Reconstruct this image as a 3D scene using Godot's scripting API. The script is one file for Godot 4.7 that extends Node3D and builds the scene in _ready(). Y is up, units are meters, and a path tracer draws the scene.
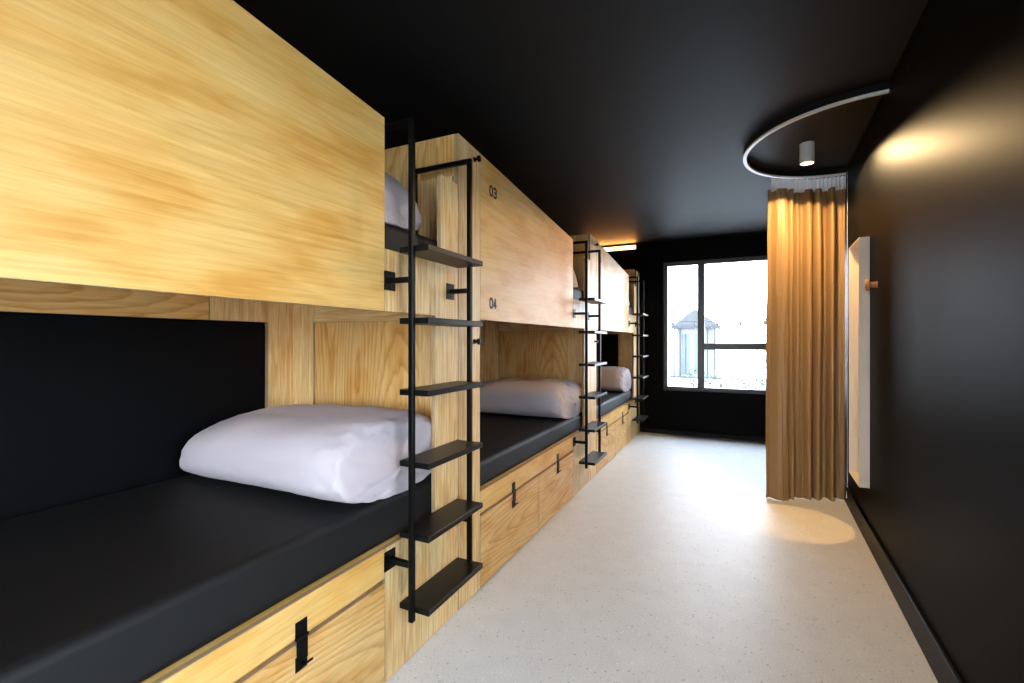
extends Node3D
# A dormitory room: three built-in plywood bunks along the left, a black wall on the right, a window at the end.
# x is to the right, depth d runs along -z, y is up; metres.

const EYE := 1.27
const CEIL := 2.65
const FRONT := -1.16      # plane of the bunk fronts
const BACK := -2.27       # plane of the boards behind the mattresses
const PITCH := 2.26       # one bunk with its ladder bay
const END := 6.65         # window wall
const REAR := -2.4        # wall behind the photographer
const PLY := 0.021

var M := {}
var used := {}

# ------------------------------------------------------------------ nodes
func numbered(called: String) -> String:
	if not used.has(called):
		used[called] = 0
		return called
	used[called] += 1
	return "%s_%03d" % [called, used[called]]

func tag(o: Node, label: String, category: String, group := "", kind := "") -> Node:
	if label != "": o.set_meta("label", label)
	if category != "": o.set_meta("category", category)
	if group != "": o.set_meta("group", group)
	if kind != "": o.set_meta("kind", kind)
	return o

func thing(called: String, label: String, category: String, at := Vector3.ZERO, group := "") -> Node3D:
	var o := Node3D.new()
	o.name = numbered(called)
	add_child(o)
	o.position = at
	tag(o, label, category, group)
	return o

func obj(called: String, mesh: Mesh, mats: Array, parent: Node = null) -> MeshInstance3D:
	var o := MeshInstance3D.new()
	o.name = numbered(called) if parent == null else called
	o.mesh = mesh
	for i in mesh.get_surface_count():
		o.set_surface_override_material(i, mats[mini(i, mats.size() - 1)])
	o.cast_shadow = GeometryInstance3D.SHADOW_CASTING_SETTING_ON
	if parent == null: add_child(o)
	else: parent.add_child(o, true)
	return o

func struct(called: String, mesh: Mesh, mats: Array, label: String, category: String) -> MeshInstance3D:
	var o := obj(called, mesh, mats)
	tag(o, label, category, "", "structure")
	return o

# ------------------------------------------------------------------ mesh helpers
func new_st() -> SurfaceTool:
	var st := SurfaceTool.new()
	st.begin(Mesh.PRIMITIVE_TRIANGLES)
	return st

func tri(st: SurfaceTool, p: Array, uv: Array, n: Vector3) -> void:
	var order := [0, 1, 2]
	if (p[1] - p[0]).cross(p[2] - p[0]).dot(n) > 0.0: order = [0, 2, 1]
	for i in order:
		st.set_normal(n)
		st.set_uv(uv[i])
		st.add_vertex(p[i])

func flat(st: SurfaceTool, a: Vector3, b: Vector3, c: Vector3, d: Vector3, n: Vector3) -> void:
	for t in [[a, b, c], [a, c, d]]:
		var o: Array = t if (t[1] - t[0]).cross(t[2] - t[0]).dot(n) < 0.0 else [t[0], t[2], t[1]]
		for p in o:
			st.set_normal(n)
			st.add_vertex(p)

func quad(st: SurfaceTool, a: Vector3, b: Vector3, c: Vector3, d: Vector3, n: Vector3, ua := Vector2.ZERO, ub := Vector2.ZERO, uc := Vector2.ZERO, ud := Vector2.ZERO) -> void:
	tri(st, [a, b, c], [ua, ub, uc], n)
	tri(st, [a, c, d], [ua, uc, ud], n)

# plane 0: p = (d, y), thickness along x; 1: p = (x, y), thickness along d; 2: p = (x, d), thickness along y
func put(p: Vector2, t: float, plane: int) -> Vector3:
	if plane == 0: return Vector3(t, p.y, -p.x)
	if plane == 1: return Vector3(p.x, p.y, -t)
	return Vector3(p.x, t, -p.y)

# A bevelled board: a polygon with thickness. Surface 0 is the faces, surface 1 the edges.
func board_mesh(poly: PackedVector2Array, plane: int, t0: float, t1: float, grain: int, shift: Vector2, c := 0.0015) -> ArrayMesh:
	var faces := new_st()
	var edges := new_st()
	if Geometry2D.is_polygon_clockwise(poly): poly.reverse()
	var lo := minf(t0, t1)
	var hi := maxf(t0, t1)
	var n := poly.size()
	var inner := PackedVector2Array()
	for i in n:
		var e0 := (poly[i] - poly[(i + n - 1) % n]).normalized()
		var e1 := (poly[(i + 1) % n] - poly[i]).normalized()
		var n0 := Vector2(-e0.y, e0.x)
		var n1 := Vector2(-e1.y, e1.x)
		inner.append(poly[i] + (n0 + n1) / (1.0 + n0.dot(n1)) * c)
	var flip := signf(put(Vector2(1, 0), 0, plane).cross(put(Vector2(0, 1), 0, plane)).dot(put(Vector2.ZERO, 1, plane)))
	var uvf := func(p: Vector2) -> Vector2:
		return (Vector2(p.x, -p.y) if grain == 0 else Vector2(p.y, p.x)) / Vector2(2.4, 1.2) + shift
	var tris := Geometry2D.triangulate_polygon(inner)
	for side in [[hi, 1.0], [lo, -1.0]]:
		var nn: Vector3 = put(Vector2.ZERO, 1, plane) * float(side[1])
		for k in range(0, tris.size(), 3):
			var a := inner[tris[k]]
			var b := inner[tris[k + 1]]
			var d := inner[tris[k + 2]]
			tri(faces, [put(a, side[0], plane), put(b, side[0], plane), put(d, side[0], plane)], [uvf.call(a), uvf.call(b), uvf.call(d)], nn)
	var run := shift.x
	for i in n:
		var j := (i + 1) % n
		var e := (poly[j] - poly[i])
		var out2 := Vector2(e.y, -e.x).normalized()
		var out3 := put(out2, 0, plane)
		var th := put(Vector2.ZERO, 1, plane)
		var u0 := run
		var u1 := run + e.length() * 2.0
		run = u1
		quad(edges, put(poly[i], lo + c, plane), put(poly[j], lo + c, plane), put(poly[j], hi - c, plane), put(poly[i], hi - c, plane), out3, Vector2(u0, 0), Vector2(u1, 0), Vector2(u1, 1), Vector2(u0, 1))
		quad(edges, put(poly[i], hi - c, plane), put(poly[j], hi - c, plane), put(inner[j], hi, plane), put(inner[i], hi, plane), (out3 + th).normalized(), Vector2(u0, .95), Vector2(u1, .95), Vector2(u1, 1), Vector2(u0, 1))
		quad(edges, put(poly[i], lo + c, plane), put(poly[j], lo + c, plane), put(inner[j], lo, plane), put(inner[i], lo, plane), (out3 - th).normalized(), Vector2(u0, .05), Vector2(u1, .05), Vector2(u1, 0), Vector2(u0, 0))
	var mesh := ArrayMesh.new()
	faces.commit(mesh)
	edges.commit(mesh)
	return mesh

func rect(a0: float, a1: float, b0: float, b1: float) -> PackedVector2Array:
	return PackedVector2Array([Vector2(a0, b0), Vector2(a1, b0), Vector2(a1, b1), Vector2(a0, b1)])

func board(called: String, parent: Node, poly: PackedVector2Array, plane: int, t0: float, t1: float, grain: int, face: String, seed_: int, c := 0.0015) -> MeshInstance3D:
	# place the veneer so that its border does not run through the board
	var lo := Vector2(INF, INF)
	var hi := -lo
	for p in poly:
		var q := (Vector2(p.x, -p.y) if grain == 0 else Vector2(p.y, p.x)) / Vector2(2.4, 1.2)
		lo = lo.min(q)
		hi = hi.max(q)
	var room := (Vector2(0.98, 0.98) - (hi - lo)).max(Vector2.ZERO)
	var shift := Vector2(0.01, 0.01) - lo + Vector2(fmod(seed_ * 0.37, 1.0), fmod(seed_ * 0.61, 1.0)) * room
	return obj(called, board_mesh(poly, plane, t0, t1, grain, shift, c), [M[face], M.ply_edge], parent)

# A bevelled box between two corners given as x, y, d
func box(st: SurfaceTool, x0: float, x1: float, y0: float, y1: float, d0: float, d1: float, c := 0.002) -> void:
	var lo := Vector3(minf(x0, x1), minf(y0, y1), -maxf(d0, d1))
	var hi := Vector3(maxf(x0, x1), maxf(y0, y1), -minf(d0, d1))
	var mid := (lo + hi) / 2.0
	var h := (hi - lo) / 2.0
	c = minf(c, minf(h.x, minf(h.y, h.z)) * 0.6)
	var ax := [Vector3.RIGHT, Vector3.UP, Vector3.BACK]
	for a in 3:
		var b := (a + 1) % 3
		var g := (a + 2) % 3
		for s in [-1.0, 1.0]:
			var ctr: Vector3 = mid + ax[a] * h[a] * s
			var p := []
			var q := []
			for k in [[-1, -1], [1, -1], [1, 1], [-1, 1]]:
				p.append(ctr + ax[b] * (h[b] - c) * k[0] + ax[g] * (h[g] - c) * k[1])
				q.append(Vector2((h[b]) * k[0] + mid[b], h[g] * k[1] + mid[g]))
			quad(st, p[0], p[1], p[2], p[3], ax[a] * s, q[0], q[1], q[2], q[3])
		if c > 0.0:
			for s in [-1.0, 1.0]:
				for t in [-1.0, 1.0]:
					var l: Vector3 = ax[g] * (h[g] - c)
					var e0: Vector3 = mid + ax[a] * h[a] * s + ax[b] * (h[b] - c) * t
					var e1: Vector3 = mid + ax[a] * (h[a] - c) * s + ax[b] * h[b] * t
					quad(st, e0 - l, e0 + l, e1 + l, e1 - l, (ax[a] * s + ax[b] * t).normalized())
	if c > 0.0:
		for sx in [-1.0, 1.0]:
			for sy in [-1.0, 1.0]:
				for sz in [-1.0, 1.0]:
					var sg := Vector3(sx, sy, sz)
					tri(st, [mid + Vector3(h.x, h.y - c, h.z - c) * sg, mid + Vector3(h.x - c, h.y, h.z - c) * sg, mid + Vector3(h.x - c, h.y - c, h.z) * sg], [Vector2.ZERO, Vector2.ZERO, Vector2.ZERO], sg.normalized())

func box_mesh(x0: float, x1: float, y0: float, y1: float, d0: float, d1: float, c := 0.002) -> ArrayMesh:
	var st := new_st()
	box(st, x0, x1, y0, y1, d0, d1, c)
	return st.commit()

# Turned shape: profile of (radius, height) round an axis from `at` along `dir`
func lathe(st: SurfaceTool, profile: Array, at: Vector3, dir: Vector3, seg := 24) -> void:
	var w := dir.normalized()
	var u := w.cross(Vector3.UP if absf(w.y) < 0.9 else Vector3.RIGHT).normalized()
	var v := w.cross(u)
	for k in profile.size() - 1:
		var a: Vector2 = profile[k]
		var b: Vector2 = profile[k + 1]
		for i in seg:
			var p := []
			var mid := Vector3.ZERO
			for j in [i, i + 1]:
				var r := u * cos(TAU * j / seg) + v * sin(TAU * j / seg)
				p.append(at + r * a.x + w * a.y)
				p.append(at + r * b.x + w * b.y)
				mid += r
			var e := b - a
			var n := (mid.normalized() * e.y - w * e.x).normalized()
			quad(st, p[0], p[1], p[3], p[2], n)

# Sheet of points on a grid, smooth normals
func grid_mesh(st: SurfaceTool, pts: Array, rows: int, cols: int, wrap: bool, outward: float, uvs: Array = []) -> void:
	var nrm := []
	nrm.resize(pts.size())
	for r in rows:
		for c in cols:
			var c0 := (c + cols - 1) % cols if wrap else maxi(c - 1, 0)
			var c1 := (c + 1) % cols if wrap else mini(c + 1, cols - 1)
			var a: Vector3 = pts[r * cols + c1] - pts[r * cols + c0]
			var b: Vector3 = pts[mini(r + 1, rows - 1) * cols + c] - pts[maxi(r - 1, 0) * cols + c]
			nrm[r * cols + c] = a.cross(b).normalized() * outward
	for r in rows - 1:
		for c in (cols if wrap else cols - 1):
			var q := [r * cols + c, r * cols + (c + 1) % cols, (r + 1) * cols + (c + 1) % cols, (r + 1) * cols + c]
			for t in [[0, 1, 2], [0, 2, 3]]:
				var p0: Vector3 = pts[q[t[0]]]
				var gn: Vector3 = (pts[q[t[1]]] - p0).cross(pts[q[t[2]]] - p0)
				var want: Vector3 = nrm[q[t[0]]] + nrm[q[t[1]]] + nrm[q[t[2]]]
				var order: Array = t if gn.dot(want) < 0.0 else [t[0], t[2], t[1]]
				for i in order:
					st.set_normal(nrm[q[i]])
					if uvs.size() > 0: st.set_uv(uvs[q[i]])
					st.add_vertex(pts[q[i]])

func tube(st: SurfaceTool, path: Array, radius: float, seg := 8) -> void:
	var pts := []
	for i in path.size():
		var dir: Vector3 = (path[mini(i + 1, path.size() - 1)] - path[maxi(i - 1, 0)]).normalized()
		var u := dir.cross(Vector3.UP if absf(dir.y) < 0.9 else Vector3.RIGHT).normalized()
		var v := dir.cross(u)
		for j in seg:
			pts.append(path[i] + (u * cos(TAU * j / seg) + v * sin(TAU * j / seg)) * radius)
	grid_mesh(st, pts, path.size(), seg, true, 1.0)

# ------------------------------------------------------------------ materials
func std(albedo: Color, rough: float, metal := 0.0, spec := 0.5) -> StandardMaterial3D:
	var m := StandardMaterial3D.new()
	m.albedo_color = albedo
	m.roughness = rough
	m.metallic = metal
	m.metallic_specular = spec
	return m

# A smooth field of w x h, stretched along x, that repeats without a seam
func field(w: int, h: int, fx: float, fy: float, seed_: int, octaves := 2) -> PackedFloat32Array:
	var n := FastNoiseLite.new()
	n.seed = seed_
	n.noise_type = FastNoiseLite.TYPE_SIMPLEX_SMOOTH
	n.frequency = 1.0
	n.fractal_octaves = octaves
	var lw := clampi(int(fx * 14.0), 16, w)
	var lh := clampi(int(fy * 14.0), 16, h)
	var im := Image.create(lw, lh, false, Image.FORMAT_RF)
	for y in lh:
		for x in lw:
			var u := float(x) / lw
			var v := float(y) / lh
			var val := 0.0
			var total := 0.0
			for k in [[0, 0], [1, 0], [0, 1], [1, 1]]:
				var wt := (u if k[0] == 1 else 1.0 - u) * (v if k[1] == 1 else 1.0 - v)
				if wt <= 0.0: continue
				val += wt * n.get_noise_2d((u - k[0]) * fx, (v - k[1]) * fy + 7.0)
				total += wt * wt
			im.set_pixel(x, y, Color(val / sqrt(total), 0, 0))
	im.resize(w, h, Image.INTERPOLATE_CUBIC)
	return im.get_data().to_float32_array()

# Rotary-cut pine veneer, grain along u. rings: number of growth-ring contours; figure: their contrast
func veneer(seed_: int, rings: float, figure: float, streak: float, fx: float, fy: float, base: Vector3) -> ImageTexture:
	var w := 1280
	var h := 768
	var big := field(w, h, fx, fy, seed_, 1)
	var wob := field(w, h, 12.0, 16.0, seed_ + 1, 2)
	var fib := field(w, h, 20.0, 330.0, seed_ + 2, 1)
	var fib2 := field(w, h, 5.0, 70.0, seed_ + 3, 2)
	var blot := field(w, h, 6.0, 7.0, seed_ + 4, 3)
	var out := PackedByteArray()
	out.resize(w * h * 3)
	var k := 0
	for i in w * h:
		var r := (big[i] + wob[i] * 0.035 + fib2[i] * 0.02) * rings
		r = r - floorf(r)
		var late := r * r * r
		if r > 0.9: late *= (1.0 - r) * 10.0
		var dark := late * figure + (fib[i] * 0.35 + fib2[i] * 0.65) * streak + maxf(blot[i], 0.0) * 0.32
		dark = clampf(dark + 0.12, 0.0, 1.0)
		var warm := clampf(0.5 + blot[i] * 1.1, 0.0, 1.0)
		# pale earlywood towards brown latewood, a little redder in patches
		out[k] = int(clampf(base.x - dark * 62.0, 0.0, 255.0))
		out[k + 1] = int(clampf(base.y - dark * 78.0 - warm * 10.0, 0.0, 255.0))
		out[k + 2] = int(clampf(base.z - dark * 82.0 - warm * 16.0, 0.0, 255.0))
		k += 3
	var im := Image.create_from_data(w, h, false, Image.FORMAT_RGB8, out)
	im.generate_mipmaps()
	return ImageTexture.create_from_image(im)

func ply_edge_texture() -> ImageTexture:
	var w := 256
	var h := 64
	var im := Image.create(w, h, false, Image.FORMAT_RGB8)
	var rng := RandomNumberGenerator.new()
	rng.seed = 5
	for y in h:
		var ply := int(y * 9.0 / h)
		for x in w:
			var v := rng.randf() * 0.10
			var c := Color(0.80, 0.67, 0.48) if ply % 2 == 0 else Color(0.56, 0.41, 0.26)
			im.set_pixel(x, y, c.darkened(v))
	return ImageTexture.create_from_image(im)

func floor_texture() -> ImageTexture:
	var w := 1024
	var base := field(w, w, 9.0, 9.0, 40, 3)
	var fine := field(w, w, 160.0, 160.0, 41, 2)
	var out := PackedByteArray()
	out.resize(w * w * 3)
	for i in w * w:
		var v := 222.0 + base[i] * 5.0 + fine[i] * 12.0
		out[i * 3] = int(clampf(v, 0, 255))
		out[i * 3 + 1] = int(clampf(v - 2.0, 0, 255))
		out[i * 3 + 2] = int(clampf(v - 7.0, 0, 255))
	var im := Image.create_from_data(w, w, false, Image.FORMAT_RGB8, out)
	var rng := RandomNumberGenerator.new()
	rng.seed = 9
	var tints := [Color(0.74, 0.72, 0.69), Color(0.78, 0.75, 0.69), Color(0.70, 0.68, 0.64), Color(0.93, 0.93, 0.91), Color(0.76, 0.70, 0.62), Color(0.93, 0.93, 0.91)]
	for k in 5200:
		var s := 1 + int(pow(rng.randf(), 3.0) * 5.0)
		var c: Color = tints[rng.randi() % tints.size()]
		im.fill_rect(Rect2i(rng.randi() % w, rng.randi() % w, s, maxi(1, s - rng.randi() % 2)), c)
	im.generate_mipmaps()
	return ImageTexture.create_from_image(im)

func make_materials() -> void:
	# golden guard panels, browner end panels, paler straight-grained boards: sheets of different veneer
	var soft := veneer(11, 3.2, 0.20, 0.23, 0.55, 2.6, Vector3(239, 197, 119))
	var fig := veneer(23, 5.5, 0.55, 0.26, 0.8, 3.0, Vector3(236, 197, 130))
	var straight := veneer(37, 5.0, 0.30, 0.55, 0.7, 7.0, Vector3(240, 210, 152))
	for a in [["ply_soft", soft], ["ply_figured", fig], ["ply_straight", straight]]:
		var m := std(Color(1, 1, 1), 0.48, 0.0, 0.5)
		m.albedo_texture = a[1]
		M[a[0]] = m
	var e := std(Color.WHITE, 0.7)
	e.albedo_texture = ply_edge_texture()
	M.ply_edge = e
	var fl := std(Color(0.97, 0.97, 0.97), 0.48, 0.0, 0.35)
	fl.albedo_texture = floor_texture()
	fl.uv1_triplanar = true
	fl.uv1_world_triplanar = true
	fl.uv1_scale = Vector3(0.62, 0.62, 0.62)
	M.floor = fl
	M.black_wall = std(Color(0.045, 0.044, 0.042), 0.45, 0.0, 0.10)
	M.black_ceiling = std(Color(0.095, 0.095, 0.093), 0.60, 0.0, 0.25)
	M.base = std(Color(0.05, 0.05, 0.05), 0.45, 0.0, 0.25)
	M.steel = std(Color(0.025, 0.025, 0.025), 0.42, 0.0, 0.25)
	M.tread = std(Color(0.03, 0.029, 0.028), 0.38, 0.0, 0.35)
	M.mattress = std(Color(0.07, 0.068, 0.066), 0.62, 0.0, 0.4)
	M.backrest = std(Color(0.04, 0.041, 0.048), 0.6, 0.0, 0.2)
	M.linen = std(Color(0.77, 0.725, 0.73), 0.85, 0.0, 0.2)
	M.linen.rim_enabled = true
	M.linen.rim = 0.2
	M.curtain = std(Color(0.60, 0.47, 0.305), 0.42, 0.0, 0.4)
	M.curtain.backlight_enabled = true
	M.curtain.backlight = Color(0.12, 0.08, 0.04)
	M.tape = std(Color(0.93, 0.93, 0.93), 0.8)
	M.tape.backlight_enabled = true
	M.tape.backlight = Color(0.6, 0.6, 0.6)
	M.white_metal = std(Color(0.82, 0.82, 0.80), 0.35)
	M.aluminium = std(Color(0.62, 0.62, 0.61), 0.35, 0.8)
	M.frame = std(Color(0.27, 0.27, 0.26), 0.4)
	M.pale_wood = std(Color(0.87, 0.80, 0.70), 0.5)
	M.peg = std(Color(0.72, 0.50, 0.32), 0.45)
	M.ink = std(Color(0.06, 0.05, 0.04), 0.6)
	var gl := std(Color(0.9, 0.95, 0.95, 0.04), 0.02, 0.0, 0.04)
	gl.transparency = BaseMaterial3D.TRANSPARENCY_ALPHA
	M.glass = gl
	var lamp := std(Color(1, 0.9, 0.75), 0.4)
	lamp.emission_enabled = true
	lamp.emission = Color(1.0, 0.80, 0.50)
	lamp.emission_energy_multiplier = 2.6
	M.led = lamp
	var spot := lamp.duplicate()
	spot.emission = Color(1.0, 0.80, 0.55)
	spot.emission_energy_multiplier = 4.0
	M.spot = spot
	M.paving = std(Color(0.72, 0.71, 0.69), 0.9)
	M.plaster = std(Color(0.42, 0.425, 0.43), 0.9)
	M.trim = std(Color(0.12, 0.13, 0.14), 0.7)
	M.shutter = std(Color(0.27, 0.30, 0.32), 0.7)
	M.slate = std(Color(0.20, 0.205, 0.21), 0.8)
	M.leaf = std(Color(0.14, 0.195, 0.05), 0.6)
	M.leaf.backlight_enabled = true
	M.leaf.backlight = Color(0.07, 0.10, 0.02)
	M.bark = std(Color(0.30, 0.24, 0.18), 0.9)
	M.wire = std(Color(0.06, 0.06, 0.06), 0.6)

# ------------------------------------------------------------------ the bunk
func latch_mesh(d: float, y0: float, y1: float) -> ArrayMesh:
	# a hasp: hinge leaf on the rail, strap over the gap, staple through its end
	var st := new_st()
	var x := FRONT
	var w := 0.021
	var h := y1 - y0
	box(st, x, x + 0.0035, y1 - h * 0.30, y1, d - w, d + w, 0.001)
	box(st, x + 0.0005, x + 0.0095, y1 - h * 0.36, y1 - h * 0.30, d - w - 0.002, d + w + 0.002, 0.002)
	box(st, x + 0.004, x + 0.008, y0 + h * 0.20, y1 - h * 0.36, d - w * 0.92, d + w * 0.92, 0.001)
	box(st, x, x + 0.0035, y0, y0 + h * 0.30, d - w, d + w, 0.001)
	box(st, x + 0.0035, x + 0.020, y0 + h * 0.12, y0 + h * 0.17, d - 0.004, d + 0.004, 0.001)
	tube(st, [Vector3(x + 0.018, y0 + h * 0.145, -(d - w - 0.006)), Vector3(x + 0.018, y0 + h * 0.145, -(d + w + 0.006))], 0.0035, 8)
	return st.commit()

func make_bunk(k: int) -> void:
	var label: String = ["long plywood bunk whose plain guard panel carries no number, with black backrest", "plywood bunk numbered 03 and 04, standing between the other two bunks", "plywood bunk standing against the window wall, below the glowing batten"][k]
	var t := thing("bunk_bed", label, "bunk bed", Vector3(0, 0, -PITCH * k), "built-in bunks along the aisle")
	var s := k * 17
	var f0 := FRONT
	var f1 := FRONT - PLY
	var last := k == 2
	# fronts
	board("edge_board", t, PackedVector2Array([Vector2(-.398, .004), Vector2(-.1925, .004), Vector2(-.1925, 2.234), Vector2(-.398, 2.252)]), 0, f0, f1, 1, "ply_straight", s + 1)
	var guard := board("guard_panel", t, PackedVector2Array([Vector2(-.19, 1.382), Vector2(1.348, 1.382), Vector2(1.348, 2.100), Vector2(-.19, 2.234)]), 0, f0, f1, 0, "ply_soft", s + 2)
	board("ladder_board", t, PackedVector2Array([Vector2(1.351, .004), Vector2(1.857, .004), Vector2(1.857, 2.01), Vector2(1.715, 2.01), Vector2(1.715, 1.615), Vector2(1.351, 1.615), Vector2(1.351, 1.382), Vector2(1.672, 1.382), Vector2(1.672, .502), Vector2(1.351, .502)]), 0, f0, f1, 1, "ply_straight", s + 3)
	board("side_rail", t, rect(-.19, 1.348, .392, .502), 0, f0, f1, 0, "ply_soft", s + 4)
	var doors := [[-.187, .605], [.609, 1.347]]
	for i in 2:
		var dd: Array = doors[i]
		var door := board("flap_door", t, rect(dd[0], dd[1], .010, .374), 0, f0 + .001, f1, 0, "ply_figured", s + 5 + i)
		var lt := obj("latch", latch_mesh((dd[0] + dd[1]) / 2.0, .292, .440), [M.steel], door)
		lt.set_meta("label", "black metal hasp")
	board("base_board", t, rect(-.19, 1.348, .004, .40), 0, f1 - .0005, f1 - .018, 0, "ply_soft", s + 8)
	# behind the mattresses
	board("back_board", t, rect(-.38, 1.374, 1.373, 1.525), 0, BACK + .022, BACK - .018, 0, "ply_figured", s + 9)
	board("back_board", t, PackedVector2Array([Vector2(1.377, 1.373), Vector2(1.688, 1.373), Vector2(1.688, .004), Vector2(1.857, .004), Vector2(1.857, 1.525), Vector2(1.377, 1.525)]), 0, BACK + .022, BACK - .018, 1, "ply_straight", s + 10)
	board("back_board", t, rect(-.38, 1.857, 1.56, 2.235), 0, BACK, BACK - .018, 0, "ply_soft", s + 11)
	# decks
	board("lower_deck", t, rect(BACK + .002, f1 - .002, -.38, 1.857), 2, .478, .498, 1, "ply_soft", s + 12)
	board("upper_deck", t, rect(BACK + .002, f1 - .002, -.38, 1.857), 2, 1.535, 1.555, 1, "ply_soft", s + 13)
	# the end of the bunk: a divider with stiles and a head rail round a recessed panel
	board("end_panel", t, rect(BACK, f1 - .001, .004, 2.252), 1, 1.859, 1.877, 1, "ply_figured", s + 14)
	board("end_stile", t, rect(BACK + .023, -2.09, .500, 1.50), 1, 1.858, 1.842, 1, "ply_straight", s + 15)
	board("end_stile", t, rect(-1.373, f1 - .002, .500, 1.50), 1, 1.858, 1.842, 1, "ply_straight", s + 16)
	board("end_stile", t, rect(-1.373, f1 - .002, 1.557, 2.05), 1, 1.858, 1.842, 1, "ply_straight", s + 18)
	board("end_head", t, rect(-2.088, -1.375, 1.373, 1.50), 1, 1.858, 1.842, 0, "ply_straight", s + 17)
	var br := obj("backrest", board_mesh(rect(-.378, 1.685, .30, 1.37), 0, BACK - .018, BACK + .002, 0, Vector2.ZERO, .004), [M.backrest, M.backrest], t)
	br.set_meta("label", "black backrest board")
	if last:
		var be := obj("backrest", board_mesh(rect(-2.215, -1.40, .68, 1.37), 1, 1.840, 1.81, 0, Vector2.ZERO, .004), [M.backrest, M.backrest], t)
		be.set_meta("label", "black headboard across the bunk end")
		board("filler_board", t, rect(1.880, 2.122, .004, 2.232), 0, f0, f1, 1, "ply_straight", s + 20)
	# pegs on the edge board, one for each sleeper
	for y in [1.27, 2.18]:
		var st := new_st()
		lathe(st, [Vector2(0, .034), Vector2(.014, .032), Vector2(.017, .026), Vector2(.015, .021), Vector2(.007, .018), Vector2(.007, .004), Vector2(.013, .003), Vector2(.013, 0)], Vector3(FRONT, y, .25), Vector3.RIGHT, 20)
		obj("coat_peg", st.commit(), [M.steel], t)
	# numbers
	var marks := []
	if k == 1: marks = [["03", 2.075], ["04", 1.475]]
	if k == 2: marks = [["05", 2.075]]
	for mk in marks:
		var o := obj("number", number_mesh(mk[0], .048, FRONT + .0006, mk[1], -.19 + .105), [M.ink], guard)
		o.set_meta("label", "black number %s" % mk[0])

# Square-cut stencil figures, painted on: each stroke a thin slab
func number_mesh(text: String, h: float, x: float, y: float, d: float) -> ArrayMesh:
	var strokes := {
		"0": [[[.15, 0], [.45, 0]], [[.45, 0], [.6, .18]], [[.6, .18], [.6, .82]], [[.6, .82], [.45, 1]], [[.45, 1], [.15, 1]], [[.15, 1], [0, .82]], [[0, .82], [0, .18]], [[0, .18], [.15, 0]]],
		"3": [[[0, .12], [.12, 0]], [[.12, 0], [.48, 0]], [[.48, 0], [.6, .14]], [[.6, .14], [.6, .40]], [[.6, .40], [.46, .52]], [[.2, .52], [.46, .52]], [[.46, .52], [.6, .64]], [[.6, .64], [.6, .86]], [[.6, .86], [.48, 1]], [[.48, 1], [.12, 1]], [[.12, 1], [0, .88]]],
		"4": [[[.42, 0], [.42, 1]], [[.42, 1], [0, .30]], [[0, .26], [.62, .26]]],
		"5": [[[0, .12], [.12, 0]], [[.12, 0], [.48, 0]], [[.48, 0], [.6, .14]], [[.6, .14], [.6, .44]], [[.6, .44], [.46, .58]], [[.46, .58], [0, .58]], [[0, .58], [.03, 1]], [[.03, 1], [.56, 1]]],
	}
	var st := new_st()
	var hw := .13 * h
	for k in text.length():
		for sg in strokes[text[k]]:
			var a := Vector2(sg[0][0], sg[0][1]) * h + Vector2(k * .92 * h, 0)
			var b := Vector2(sg[1][0], sg[1][1]) * h + Vector2(k * .92 * h, 0)
			var u := (b - a).normalized() * hw
			var v := Vector2(-u.y, u.x)
			a -= u * .6
			b += u * .6
			var c := []
			for q in [a - v, b - v, b + v, a + v]: c.append(Vector2(d, y - h / 2) + q)
			quad(st, put(c[0], x, 0), put(c[1], x, 0), put(c[2], x, 0), put(c[3], x, 0), Vector3.RIGHT)
			for e in 4:
				var o2: Vector2 = (c[e] - c[(e + 2) % 4]).normalized()
				quad(st, put(c[e], x, 0), put(c[(e + 1) % 4], x, 0), put(c[(e + 1) % 4], x - .0008, 0), put(c[e], x - .0008, 0), put(o2, 0, 0))
	return st.commit()

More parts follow.
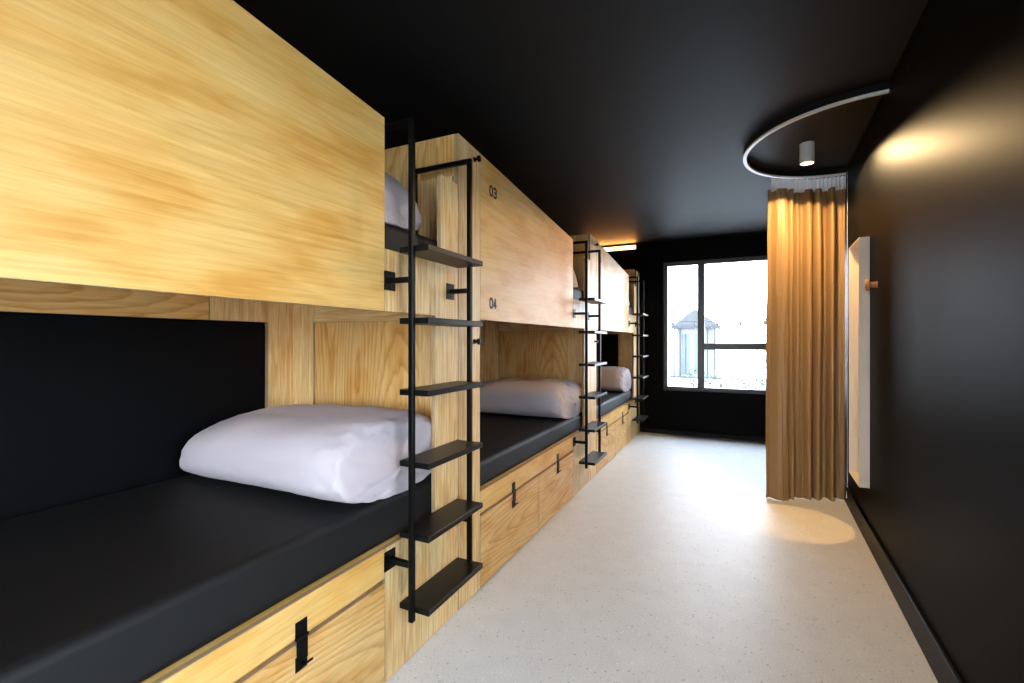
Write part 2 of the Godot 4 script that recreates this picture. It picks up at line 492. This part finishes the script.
# ------------------------------------------------------------------ ladder
func make_ladder(k: int) -> void:
	var label: String = ["black steel ladder with six treads fixed beside the unnumbered bunk panel", "black steel ladder between the bunk numbered 03 and 04 and the window-side bunk", "black steel ladder standing next to the window wall"][k]
	var t := thing("bunk_ladder", label, "ladder", Vector3(0, 0, -PITCH * k), "ladders up to the top bunks")
	var xl := -1.055
	var r := .0105
	for i in 2:
		var d: float = [1.372, 1.785][i]
		var st := new_st()
		box(st, xl - r, xl + r, .245 if i == 0 else .285, 2.085, d - r, d + r, .003)
		obj("upright", st.commit(), [M.steel], t)
		st = new_st()
		if i == 0:
			box(st, -1.207, xl - r, 2.085 - 2 * r, 2.085, d - r, d + r, .003)
			box(st, -1.207, -1.182, 2.085 - 2 * r, 2.085, 1.22, d - r, .003)
		else:
			box(st, -1.365, xl - r, 2.085 - 2 * r, 2.085, d - r, d + r, .003)
			box(st, -1.365, -1.365 + 2 * r, 1.730, 2.085 - 2 * r, d - r, d + r, .003)
		obj("hand_loop", st.commit(), [M.steel], t)
	for i in 6:
		var y := .267 + .2665 * i
		obj("tread", box_mesh(-1.124, -.990, y + .003, y + .025, 1.386, 1.792, .002), [M.tread], t)
	# fixings: a square plate on the board and a stub to the upright
	for a in [[1.372, .452], [1.372, 1.497], [1.785, 1.497], [1.785, .475]]:
		var st := new_st()
		box(st, FRONT + .0005, FRONT + .006, a[1] - .036, a[1] + .036, a[0] - .030, a[0] + .030, .001)
		box(st, FRONT + .006, xl - r, a[1] - .010, a[1] + .010, a[0] - .010, a[0] + .010, .001)
		lathe(st, [Vector2(0, .003), Vector2(.004, .002), Vector2(.005, 0)], Vector3(FRONT + .006, a[1] + .024, -a[0]), Vector3.RIGHT, 10)
		lathe(st, [Vector2(0, .003), Vector2(.004, .002), Vector2(.005, 0)], Vector3(FRONT + .006, a[1] - .024, -a[0]), Vector3.RIGHT, 10)
		obj("bracket", st.commit(), [M.steel], t)

# ------------------------------------------------------------------ bedding
func mattress_mesh(x0: float, x1: float, y0: float, y1: float, d0: float, d1: float) -> ArrayMesh:
	# rounded slab
	var st := new_st()
	var r := .028
	var pts := []
	var rings := []
	for i in 5: rings.append(Vector2(r - r * sin(PI / 2 * i / 4.0), y0 + r - r * cos(PI / 2 * i / 4.0)))
	for i in 5: rings.append(Vector2(r - r * cos(PI / 2 * i / 4.0), y1 - r + r * sin(PI / 2 * i / 4.0)))
	var cols := 0
	for rg in rings:
		var ring := []
		for q in 4:
			var cx: float = [x1 - r, x1 - r, x0 + r, x0 + r][q]
			var cd: float = [d0 + r, d1 - r, d1 - r, d0 + r][q]
			for j in 5:
				var a := -PI / 2 + q * PI / 2 + j * PI / 8
				ring.append(Vector3(cx + cos(a) * (r - rg.x), rg.y, -(cd + sin(a) * (r - rg.x))))
		cols = ring.size()
		pts.append_array(ring)
	grid_mesh(st, pts, rings.size(), cols, true, 1.0)
	for y in [y0, y1]:
		flat(st, Vector3(x0 + r, y, -d0 - r), Vector3(x1 - r, y, -d0 - r), Vector3(x1 - r, y, -d1 + r), Vector3(x0 + r, y, -d1 + r), Vector3.UP if y == y1 else Vector3.DOWN)
	return st.commit()

# A plump folded duvet in its case, lying across the head of a bed; x from the wall (-) to the aisle (+)
func pillow_mesh(seed_: int, length: float, width: float, height: float, blunt: bool) -> ArrayMesh:
	var st := new_st()
	var n := FastNoiseLite.new()
	n.seed = seed_
	n.frequency = 1.0
	n.fractal_octaves = 2
	var rows := 77
	var cols := 72
	var pts := []
	for i in rows:
		var kk: float = 1.0 if i < 72 else [.85, .65, .42, .2, .0008][i - 72]
		var s := 1.0 if i >= 72 else -1.0 + 2.0 * i / 71.0
		s = sin(s * PI / 2 * 0.999) if absf(s) < 1.0 else s
		var e := 1.0 - pow(absf(s), 6.0 if s < 0 else (9.0 if blunt else 4.5))
		e = maxf(e, 0.0)
		var w := width / 2 * (0.30 + 0.70 * pow(e, 0.42)) if e > 0.0 else width / 2 * 0.30
		var h := height * (0.10 + 0.90 * pow(e, 0.62))
		if s > 0.0 and blunt:
			w = width / 2 * (0.80 + 0.20 * pow(e, 0.5))
			h = height * (0.74 + 0.26 * pow(e, 0.5))
		if s < 0.2: h *= 1.0 - 0.16 * pow((0.2 - s) / 1.2, 1.5)
		if s <= -0.9999: w *= 0.02
		for j in cols:
			var a := TAU * j / cols
			var ca := cos(a)
			var sa := sin(a)
			var px := signf(ca) * pow(absf(ca), 0.78) * w
			var py := signf(sa) * pow(absf(sa), 0.72)
			var y := h * (0.44 + 0.56 * py) if py > 0 else h * 0.44 * (1.0 + py)
			if s <= -0.9999: y = h * 0.44 + (y - h * 0.44) * 0.02
			px *= kk
			y = h * 0.46 + (y - h * 0.46) * kk
			var x := s * length / 2 + (1.0 - kk * kk) * (.012 if blunt else .0)
			# soft dents and creases
			var q := Vector3(x, y, px)
			var dent := n.get_noise_3d(q.x * 2.2, q.y * 3.0, q.z * 3.0) * 0.014
			var crease := 0.5 - absf(n.get_noise_3d(q.x * 3.2 + 9, q.y * 9.0, q.z * 6.0))
			dent += maxf(crease - 0.38, 0.0) * 0.03
			if s > 0.72: dent += (0.5 - absf(n.get_noise_3d(q.x * 6.0, q.y * 10.0, q.z * 9.0))) * 0.030 * (s - 0.72) / 0.28
			if s < -0.8: dent += (0.5 - absf(n.get_noise_3d(q.x * 12.0, q.y * 14.0, q.z * 10.0))) * 0.012 * (-s - 0.8) / 0.2
			var dir := Vector3(s * 0.5 if absf(s) > 0.8 else 0.0, maxf(sa, 0.0), ca).normalized()
			q += dir * dent
			q.y = maxf(q.y, 0.0)
			pts.append(Vector3(q.x, q.y, -q.z))
	grid_mesh(st, pts, rows, cols, true, 1.0)
	return st.commit()

# ------------------------------------------------------------------ curtain corner
const ARC := Vector2(.775, 3.76)
const ARC_R := .685
func wall_x(d: float) -> float: return .712 + .0546 * (d - 2.243)   # the black wall stands at a slight angle
func arc(deg: float, r := ARC_R) -> Vector2:
	var a := deg_to_rad(deg)
	return Vector2(ARC.x - r * cos(a), ARC.y + r * sin(a))

func make_curtain() -> void:
	var t := thing("curtain", "full-length ochre satin curtain gathered in deep pleats by the black wall", "curtain", Vector3(0, 0, 0))
	var cols := 220
	var rows := 46
	var y0 := .003
	var y1 := 2.495
	var a0 := 44.6
	var a1 := 95.5
	var n := FastNoiseLite.new()
	n.seed = 3
	n.frequency = 1.0
	var pts := []
	var uvs := []
	for side in 2:
		for i in rows:
			var v := float(i) / (rows - 1)
			var y := lerpf(y0, y1, v)
			for j in cols:
				var u := float(j) / (cols - 1)
				var ph := u * 5.6 + n.get_noise_2d(u * 2.6, 4.0) * 0.75 + n.get_noise_2d(u * 4.0, v * 1.2) * 0.10 + (1.0 - v) * n.get_noise_1d(u * 5.0) * .22
				var wave := sin(TAU * ph)
				wave = signf(wave) * pow(absf(wave), 0.75)
				var amp := (0.052 + 0.026 * n.get_noise_2d(u * 6.0 + 20.0, v * 0.8)) * (0.72 + 0.28 * smoothstep(1.0, 0.8, v))
				var a := deg_to_rad(lerpf(a0, a1, u) + cos(TAU * ph) * 0.8)
				var r := ARC_R + wave * amp + n.get_noise_2d(u * 8.0, v * 2.0) * 0.003 + (0.0012 if side == 0 else -0.0012)
				var yy := y + (n.get_noise_1d(u * 9.0) * 0.002 if i == 0 else 0.0)
				var px := minf(ARC.x - r * cos(a), wall_x(ARC.y + r * sin(a)) - .015)
				pts.append(Vector3(px, yy, -(ARC.y + r * sin(a))))
				uvs.append(Vector2(u, v))
	var st := new_st()
	grid_mesh(st, pts.slice(0, rows * cols), rows, cols, false, 1.0)
	grid_mesh(st, pts.slice(rows * cols), rows, cols, false, -1.0)
	obj("drape", st.commit(), [M.curtain], t)
	# heading tape: pale pinched pleats between the rail and the cloth
	st = new_st()
	var tp := []
	for i in 5:
		var v := i / 4.0
		for j in 340:
			var u := j / 339.0
			var wave := sin(TAU * u * 21.0)
			var a := deg_to_rad(lerpf(a0 + 1.5, a1 - 0.5, u) + cos(TAU * u * 21.0) * 0.35)
			var r := ARC_R + wave * lerpf(.020, .011, v) + n.get_noise_1d(u * 30.0) * .006
			tp.append(Vector3(minf(ARC.x - r * cos(a), wall_x(ARC.y + r * sin(a)) - .012), lerpf(2.475, 2.582, v), -(ARC.y + r * sin(a))))
	grid_mesh(st, tp, 5, 340, false, 1.0)
	obj("heading_tape", st.commit(), [M.tape], t)
	for j in 14:
		st = new_st()
		var p := arc(lerpf(a0 + 1.0, a1 - 1.5, j / 13.0))
		p.x = minf(p.x, wall_x(p.y) - .012)
		box(st, p.x - .004, p.x + .004, 2.565, 2.5915, p.y - .004, p.y + .004, .001)
		obj("glider", st.commit(), [M.white_metal], t)

	# rail: a thin black fascia on the ceiling with a pale track under it
	var rail := thing("curtain_rail", "half-round curtain rail on the black ceiling around the small spot", "curtain rail")
	for part in 2:
		st = new_st()
		var ring := []
		var lo: float = [2.606, 2.592][part]
		var hi: float = [CEIL - .001, 2.606][part]
		var hw: float = [.007, .011][part]
		for i in 97:
			var deg := lerpf(-92.0, 94.0, i / 96.0)
			for q in [[-hw, lo], [hw, lo], [hw, hi], [-hw, hi]]:
				var p := arc(deg, ARC_R + q[0])
				p.x = minf(p.x, wall_x(p.y) - .001)
				ring.append(Vector3(p.x, q[1], -p.y))
		for i in 96:
			for q in 4:
				var a: Vector3 = ring[i * 4 + q]
				var b: Vector3 = ring[i * 4 + (q + 1) % 4]
				var c: Vector3 = ring[i * 4 + 4 + (q + 1) % 4]
				var d: Vector3 = ring[i * 4 + 4 + q]
				var mid := (a + b + c + d) / 4.0
				var out := Vector3(mid.x - ARC.x, 0, mid.z + ARC.y).normalized()
				var nn: Vector3 = [Vector3.DOWN, out, Vector3.UP, -out][q]
				quad(st, a, b, c, d, nn)
		obj(["fascia", "track"][part], st.commit(), [[M.black_ceiling, M.white_metal][part]], rail)

	# pull cord beside the wall
	st = new_st()
	var cx := wall_x(4.36) - .012
	tube(st, [Vector3(cx, 2.59, -4.36), Vector3(cx, 1.4, -4.36), Vector3(cx, .10, -4.36)], .0014, 6)
	var cord := obj("pull_cord", st.commit(), [M.tape], t)
	cord.set_meta("label", "thin white pull cord")
	st = new_st()
	lathe(st, [Vector2(0, .05), Vector2(.006, .048), Vector2(.010, .0), Vector2(0, -.002)], Vector3(cx, .055, -4.36), Vector3.UP, 12)
	obj("toggle", st.commit(), [M.tape], cord)

func make_spot(x: float, d: float, energy: float, tint: Color, beam: bool, label: String) -> void:
	var t := thing("ceiling_spot", label, "ceiling lamp", Vector3(x, CEIL, -d), "white cylinder spots on the ceiling")
	var st := new_st()
	lathe(st, [Vector2(.036, -.02), Vector2(.036, -.139), Vector2(.044, -.140), Vector2(.045, -.137), Vector2(.045, -.002), Vector2(.0, 0)], Vector3.ZERO, Vector3.UP, 32)
	obj("housing", st.commit(), [M.white_metal], t)
	st = new_st()
	lathe(st, [Vector2(0, -.124), Vector2(.0355, -.124), Vector2(.0355, -.134), Vector2(0, -.136)], Vector3.ZERO, Vector3.UP, 24)
	obj("lamp_lens", st.commit(), [M.spot], t)
	if beam:
		var bm := SpotLight3D.new()
		bm.name = "beam_light"
		bm.light_color = Color(1.0, 0.78, 0.48)
		bm.light_energy = BEAM_E
		bm.spot_angle = 8.2
		bm.spot_angle_attenuation = 0.05
		bm.spot_range = 12
		bm.spot_attenuation = 2
		bm.light_size = 0.01
		bm.shadow_enabled = true
		t.add_child(bm)
		bm.position = Vector3(0, -.130, 0)
		bm.rotation = Vector3(-PI / 2, 0, 0)
		bm.rotate_z(-.035)
	var l := SpotLight3D.new()
	l.name = "spot_light"
	l.light_color = tint
	l.light_energy = energy
	l.spot_angle = 80
	l.spot_range = 12
	l.spot_attenuation = 2
	l.spot_angle_attenuation = 0.1
	l.light_size = 0.02
	l.shadow_enabled = true
	t.add_child(l)
	l.position = Vector3(0, -.130, 0)
	l.rotation = Vector3(-PI / 2, 0, 0)

func make_batten() -> void:
	var t := thing("light_batten", "slim warm glowing light batten high on the window wall above the bunk", "wall lamp", Vector3(0, 0, 0))
	obj("housing", box_mesh(-1.95, -1.20, 2.572, 2.622, END - .003, END - .022, .003), [M.steel], t)
	obj("light_tube", box_mesh(-1.94, -1.21, 2.570, 2.624, END - .022, END - .05, .006), [M.led], t)
	var l := AreaLight3D.new()
	l.name = "batten_light"
	l.light_color = Color(1.0, 0.66, 0.34)
	l.light_energy = LED_E
	l.area_size = Vector2(.73, .03)
	l.area_range = 12
	l.area_attenuation = 2
	l.shadow_enabled = true
	t.add_child(l)
	l.position = Vector3(-1.575, 2.605, -(END - .053))
	l.rotation = Vector3(0, PI, 0)

# ------------------------------------------------------------------ right wall things
func make_box_frame() -> void:
	var d0 := 3.566
	var ang := atan(.0546)
	var t := thing("box_frame", "tall shallow pale wooden box frame hung on the black wall beside the curtain", "wall box", Vector3(wall_x(d0), .352, -d0))
	t.rotation.y = -ang
	var L := .385
	var H := 1.573
	var D := .057
	var th := .006
	var w := "pale_wood"
	board("side", t, rect(-D, -.001, 0, H), 1, 0, th, 1, w, 1, .001)
	board("side", t, rect(-D, -.001, 0, H), 1, L - th, L, 1, w, 2, .001)
	board("shelf", t, rect(-D, -.001, th, L - th), 2, 0, th, 1, w, 3, .001)
	board("shelf", t, rect(-D, -.001, th, L - th), 2, H - th, H, 1, w, 4, .001)
	board("back", t, rect(th, L - th, th, H - th), 0, -.007, -.001, 1, w, 5, .0005)
	for c in t.get_children(): c.set_surface_override_material(1, M.pale_wood)
	var dp := 3.36
	var p := thing("coat_peg", "turned wooden coat peg screwed to the black wall next to the box frame", "coat peg", Vector3(wall_x(dp), 1.27 + .333, -dp))
	p.rotation.y = -ang
	var st := new_st()
	lathe(st, [Vector2(0, .058), Vector2(.026, .056), Vector2(.035, .050), Vector2(.036, .043), Vector2(.030, .037), Vector2(.016, .033)], Vector3.ZERO, Vector3.LEFT, 24)
	obj("knob", st.commit(), [M.peg], p)
	st = new_st()
	lathe(st, [Vector2(.016, .033), Vector2(.016, .006), Vector2(.021, .003), Vector2(.021, .0005)], Vector3.ZERO, Vector3.LEFT, 24)
	obj("stem", st.commit(), [M.peg], p)

# ------------------------------------------------------------------ outside
func make_outside() -> void:
	var g := -1.5
	var st := new_st()
	box(st, -40, 60, g - .3, g, END + .6, 90, 0)
	box(st, 2.0, 60, g - .3, g, -60, END + .6, 0)
	box(st, -40, 2.0, g - .3, g, -60, REAR - .6, 0)
	struct("ground", st.commit(), [M.paving], "pale paved yard outside the window", "ground")
	# garden pavilion
	var d := 38.0
	var x0 := -4.15
	var x1 := -.85
	var t := thing("pavilion", "small pale pavilion with grey shutters and gabled roof seen through the window", "building", Vector3(0, 0, 0))
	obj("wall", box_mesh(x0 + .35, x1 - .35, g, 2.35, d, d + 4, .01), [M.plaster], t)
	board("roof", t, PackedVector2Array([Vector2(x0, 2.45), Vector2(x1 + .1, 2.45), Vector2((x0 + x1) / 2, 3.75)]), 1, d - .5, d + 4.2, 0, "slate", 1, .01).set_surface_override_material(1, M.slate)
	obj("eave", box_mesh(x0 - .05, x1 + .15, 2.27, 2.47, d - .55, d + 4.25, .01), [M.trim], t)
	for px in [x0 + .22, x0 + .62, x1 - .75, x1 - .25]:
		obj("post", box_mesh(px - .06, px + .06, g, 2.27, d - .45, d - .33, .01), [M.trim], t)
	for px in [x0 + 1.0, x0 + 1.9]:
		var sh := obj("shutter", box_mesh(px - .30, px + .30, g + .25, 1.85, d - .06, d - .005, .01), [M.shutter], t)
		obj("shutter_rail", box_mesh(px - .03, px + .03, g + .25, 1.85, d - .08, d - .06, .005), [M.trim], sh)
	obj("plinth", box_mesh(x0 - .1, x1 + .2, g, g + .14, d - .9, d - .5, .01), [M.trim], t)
	# string of lamps
	var sl := thing("string_lights", "string of small dark bulbs hung across the yard outside the window", "string lights", Vector3(0, 0, 0))
	st = new_st()
	var path := []
	for i in 25:
		var u := i / 24.0
		path.append(Vector3(lerpf(-2.3, 1.7, u), 1.82 - .07 * sin(PI * u), -12.0))
	tube(st, path, .010, 5)
	obj("wire", st.commit(), [M.wire], sl)
	for i in [2, 6, 9, 12, 15, 18, 22]:
		st = new_st()
		lathe(st, [Vector2(.016, .01), Vector2(.018, -.03), Vector2(.042, -.07), Vector2(.034, -.105), Vector2(0, -.12)], path[i], Vector3.UP, 10)
		obj("bulb", st.commit(), [M.wire], sl)
	for i in [0, 24]:
		var px: float = path[i].x
		obj("pole", box_mesh(px - .03, px + .03, g, 1.86, 11.97, 12.03, .01), [M.trim], sl)
	# shrubs below the sill
	var rng := RandomNumberGenerator.new()
	rng.seed = 77
	var spots := [[-.46, 9.4, .74, .36, "small leafy green shrub rising in front of the pavilion outside the window"], [.42, 9.6, .84, .44, "broad leafy green shrub under the window's lower pane outside"]]
	for s in spots:
		var sh := thing("shrub", s[4], "shrub", Vector3(s[0], g, -s[1]), "shrubs outside the window")
		var top: float = s[2] - g
		var fo := new_st()
		for i in 420:
			var a := rng.randf() * TAU
			var rr: float = s[3] * sqrt(rng.randf())
			var yy := top * (0.45 + 0.55 * pow(rng.randf(), 0.6)) - rr * rr * 0.5 - rng.randf() * .10
			var c := Vector3(cos(a) * rr, yy, sin(a) * rr)
			var dir := Vector3(rng.randfn(), rng.randfn() * .6 + .4, rng.randfn()).normalized()
			var side := dir.cross(Vector3(rng.randfn(), rng.randfn(), rng.randfn())).normalized()
			var ln := rng.randf_range(.05, .10)
			var nn := dir.cross(side).normalized()
			quad(fo, c, c + dir * ln * .5 + side * ln * .24, c + dir * ln, c + dir * ln * .5 - side * ln * .24, nn)
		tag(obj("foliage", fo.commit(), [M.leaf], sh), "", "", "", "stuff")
		var stm := new_st()
		for i in 5:
			var a := rng.randf() * TAU
			tube(stm, [Vector3(cos(a) * .05, 0, sin(a) * .05), Vector3(cos(a) * .16, top * .5, sin(a) * .16), Vector3(cos(a) * .34, top * .9, sin(a) * .34)], .012, 6)
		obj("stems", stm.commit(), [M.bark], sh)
	# a paler tree further right
	var tr := thing("yard_tree", "tree with thin foliage standing in the yard away from the pavilion", "tree", Vector3(2.1, g, -30.0))
	var tk := new_st()
	tube(tk, [Vector3(0, 0, 0), Vector3(.05, 1.5, 0), Vector3(-.05, 3.0, .05), Vector3(0, 4.2, 0)], .10, 8)
	for i in 16:
		var a := rng.randf() * TAU
		var y := rng.randf_range(1.4, 3.8)
		var ln := rng.randf_range(.6, 1.4)
		tube(tk, [Vector3(0, y, 0), Vector3(cos(a) * ln * .5, y + .2, sin(a) * ln * .5), Vector3(cos(a) * ln, y + .55, sin(a) * ln)], .03, 5)
	obj("trunk", tk.commit(), [M.bark], tr)
	var fo2 := new_st()
	for i in 500:
		var a := rng.randf() * TAU
		var rr := 1.4 * sqrt(rng.randf())
		var c := Vector3(cos(a) * rr, rng.randf_range(1.5, 4.6), sin(a) * rr)
		var dir := Vector3(rng.randfn(), rng.randfn(), rng.randfn()).normalized()
		var side := dir.cross(Vector3(rng.randfn(), 1, rng.randfn())).normalized()
		quad(fo2, c, c + dir * .08 + side * .05, c + dir * .17, c + dir * .08 - side * .05, dir.cross(side))
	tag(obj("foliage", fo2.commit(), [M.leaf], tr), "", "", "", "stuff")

# ------------------------------------------------------------------ room shell
func wall_with_hole(x0: float, x1: float, y0: float, y1: float, d0: float, d1: float, hx0: float, hx1: float, hy0: float, hy1: float) -> ArrayMesh:
	var st := new_st()
	box(st, x0, hx0, y0, y1, d0, d1, 0)
	box(st, hx1, x1, y0, y1, d0, d1, 0)
	if hy0 > y0: box(st, hx0, hx1, y0, hy0, d0, d1, 0)
	box(st, hx0, hx1, hy1, y1, d0, d1, 0)
	return st.commit()

func make_window(called: String, x0: float, x1: float, y0: float, y1: float, d: float, mx0: float, mx1: float, ty0: float, ty1: float, label: String) -> void:
	var w := Node3D.new()
	w.name = called
	add_child(w)
	tag(w, label, "window", "", "structure")
	var b := .05
	var st := new_st()
	box(st, x0, x0 + b, y0, y1, d, d + .06, .004)
	box(st, x1 - b, x1, y0, y1, d, d + .06, .004)
	box(st, x0 + b, x1 - b, y0, y0 + b, d, d + .06, .004)
	box(st, x0 + b, x1 - b, y1 - b, y1, d, d + .06, .004)
	obj("window_frame", st.commit(), [M.frame], w)
	obj("mullion", box_mesh(mx0, mx1, y0 + b, y1 - b, d - .002, d + .06, .004), [M.frame], w)
	obj("transom", box_mesh(mx1, x1 - b, ty0, ty1, d, d + .06, .004), [M.frame], w)
	for p in [[x0 + b, mx0, y0 + b, y1 - b], [mx1, x1 - b, y0 + b, ty0], [mx1, x1 - b, ty1, y1 - b]]:
		obj("pane", box_mesh(p[0], p[1], p[2], p[3], d + .028, d + .034, 0), [M.glass], w)

func make_room() -> void:
	struct("floor", box_mesh(-2.6, 1.4, -.25, 0, REAR - .3, END + .3, 0), [M.floor], "pale grey speckled floor running along the aisle", "floor")
	struct("ceiling", box_mesh(-2.6, 1.4, CEIL, CEIL + .25, REAR - .3, END + .3, 0), [M.black_ceiling], "satin black ceiling", "ceiling")
	struct("wall_left", box_mesh(-2.6, -2.31, 0, CEIL, REAR - .3, END + .3, 0), [M.black_wall], "black wall behind the bunks", "wall")
	# right wall: a slab at a slight angle, with an added, unseen window for daylight
	var st := new_st()
	for a in [[REAR, GD0, 0.0, CEIL], [GD1, END, 0.0, CEIL], [GD0, GD1, GY1, CEIL], [GD0, GD1, 0.0, GY0]]:
		var c := []
		for y in [a[2], a[3]]:
			for q in [[wall_x(a[0]), a[0]], [wall_x(a[1]), a[1]], [wall_x(a[1]) + .2, a[1]], [wall_x(a[0]) + .2, a[0]]]:
				c.append(Vector3(q[0], y, -q[1]))
		var mid: Vector3 = (c[0] + c[6]) / 2.0
		for f in [[0, 1, 5, 4], [1, 2, 6, 5], [2, 3, 7, 6], [3, 0, 4, 7], [0, 1, 2, 3], [4, 5, 6, 7]]:
			var nn: Vector3 = (c[f[1]] - c[f[0]]).cross(c[f[2]] - c[f[0]]).normalized()
			if nn.dot(c[f[0]] + c[f[2]] - mid * 2.0) < 0.0: nn = -nn
			quad(st, c[f[0]], c[f[1]], c[f[2]], c[f[3]], nn)
	struct("wall_right", st.commit(), [M.black_wall], "satin black side wall reflecting the window", "wall")
	var gd := Node3D.new()
	gd.name = "window_2"  # opening added out of view to bring sky light onto the bunk fronts
	add_child(gd)
	tag(gd, "wide added window in the side wall, out of view, lighting the bunks", "window", "", "structure")
	gd.position = Vector3(wall_x(GD0), 0, -GD0)
	gd.rotation.y = -atan(.0546)
	var gl := (GD1 - GD0) / cos(atan(.0546))
	st = new_st()
	for a in [[0.0, .05, GY0, GY1], [gl - .05, gl, GY0, GY1], [.05, gl - .05, GY0, GY0 + .06], [.05, gl - .05, GY1 - .05, GY1]]:
		box(st, .08, .14, a[2], a[3], a[0], a[1], .003)
	obj("window_frame", st.commit(), [M.frame], gd)
	obj("pane", box_mesh(.105, .111, GY0 + .06, GY1 - .05, .05, gl - .05, 0), [M.glass], gd)
	struct("wall_back", wall_with_hole(-2.31, 1.4, 0, CEIL, END, END + .3, WX0, WX1, WY0, WY1), [M.black_wall], "black end wall around the window", "wall")
	struct("wall_front", wall_with_hole(-2.31, 1.4, 0, CEIL, REAR - .3, REAR, -1.75, .25, .7, 2.3), [M.black_wall], "black wall behind the viewer around an added window", "wall")
	make_window("window_1", WX0, WX1, WY0, WY1, END + .06, -.408, -.322, 1.16, 1.245, "dark framed window with a side light and a transom bar")
	make_window("window_3", -1.75, .25, .7, 2.3, REAR - .16, -.78, -.72, 1.5, 1.56, "added dark framed window behind the viewer, for frontal light")  # added behind the camera: sky light along the aisle onto the end panels
	# baseboards
	st = new_st()
	var th := .016
	var q := PackedVector2Array([Vector2(wall_x(REAR), REAR + .01), Vector2(wall_x(END - .02), END - .02), Vector2(wall_x(END - .02) - th, END - .02), Vector2(wall_x(REAR) - th, REAR + .01)])
	struct("baseboard_right", board_mesh(q, 2, 0.001, .135, 0, Vector2.ZERO, .003), [M.base, M.base], "black baseboard along the side wall", "baseboard")
	struct("baseboard_back", box_mesh(FRONT + .003, wall_x(END) - .03, .001, .06, END - .001, END - .014, .002), [M.base], "low black baseboard under the window", "baseboard")

const WX0 := -.845
const WX1 := .78
const WY0 := .60
const WY1 := 2.36
const GD0 := -.55
const GD1 := .52
const GY0 := .55
const GY1 := 2.15
const SPOT_E := 1.7
const BEAM_E := 1.7
const LED_E := .4

func _ready() -> void:
	# camera
	var cam := Camera3D.new()
	cam.name = "camera"
	cam.fov = 72.87
	cam.near = 0.05
	cam.far = 300
	add_child(cam)
	cam.position = Vector3(0, EYE, 0)
	cam.rotation = Vector3(0, deg_to_rad(25.34), 0)
	cam.current = true
	# sky
	var we := WorldEnvironment.new()
	we.name = "world_environment"
	var e := Environment.new()
	e.background_mode = Environment.BG_SKY
	var sm := ProceduralSkyMaterial.new()
	sm.sky_top_color = Color(0.82, 0.90, 1.0)
	sm.sky_horizon_color = Color(0.92, 0.96, 1.0)
	sm.ground_bottom_color = Color(0.6, 0.6, 0.6)
	sm.ground_horizon_color = Color(0.9, 0.92, 0.95)
	sm.energy_multiplier = 13.0
	var sky := Sky.new()
	sky.sky_material = sm
	e.sky = sky
	e.ambient_light_source = Environment.AMBIENT_SOURCE_SKY
	e.reflected_light_source = Environment.REFLECTION_SOURCE_SKY
	e.tonemap_mode = Environment.TONE_MAPPER_LINEAR
	e.tonemap_exposure = 1.7
	e.sdfgi_enabled = true
	e.ssao_enabled = true
	e.ssil_enabled = true
	we.environment = e
	add_child(we)

	make_materials()
	make_room()
	for k in 3: make_bunk(k)
	for k in 3: make_ladder(k)
	# mattresses and bedding
	var lows := ["black lower mattress of the unnumbered bunk in front of the long backrest", "black lower mattress of the bunk numbered 03 and 04", "black lower mattress of the bunk by the window wall"]
	var ups := ["black upper mattress showing beside the ladder of the unnumbered bunk", "black upper mattress of the bunk numbered 03 and 04", "black upper mattress of the bunk by the window wall"]
	var pl := ["white folded bedding on the lower mattress of the unnumbered bunk", "white folded bedding on the lower mattress of the bunk numbered 03 and 04", "white folded bedding on the lower mattress of the bunk by the window wall"]
	var pu := ["white bedding on the upper mattress of the unnumbered bunk behind its ladder", "white bedding on the upper mattress of the bunk numbered 03 and 04", "white bedding on the upper mattress of the bunk by the window wall"]
	for lv in 2:
		var y0: float = [.499, 1.556][lv]
		var x1 := -1.186
		for k in 3:
			var thick: float = .172 if lv == 1 or k == 0 else .138
			var m := obj("mattress", mattress_mesh(BACK + .04, x1, 0, thick, -.372, 1.835), [M.mattress])
			m.position = Vector3(0, y0, -PITCH * k)
			tag(m, (lows if lv == 0 else ups)[k], "mattress", "black mattresses")
	for lv in 2:
		for k in 3:
			var y: float = 1.7282 if lv == 1 else (.6712 if k == 0 else .6372)
			var p := obj("bedding", pillow_mesh(5 + k * 3 + lv, 1.01, .67 if lv == 0 else .56, .305, lv == 0), [M.linen])
			p.position = Vector3(-1.705, y, -((1.475 if lv == 0 else 1.462) + PITCH * k - (.04 if k == 2 and lv == 0 else 0.0)))
			tag(p, (pl if lv == 0 else pu)[k], "bedding", "white bedding at the bunk heads")
	make_curtain()
	make_spot(.478, 3.79, SPOT_E, Color(1.0, 0.84, 0.61), true, "small white cylinder ceiling spot glowing warm inside the curtain rail")
	make_batten()
	make_box_frame()
	make_outside()
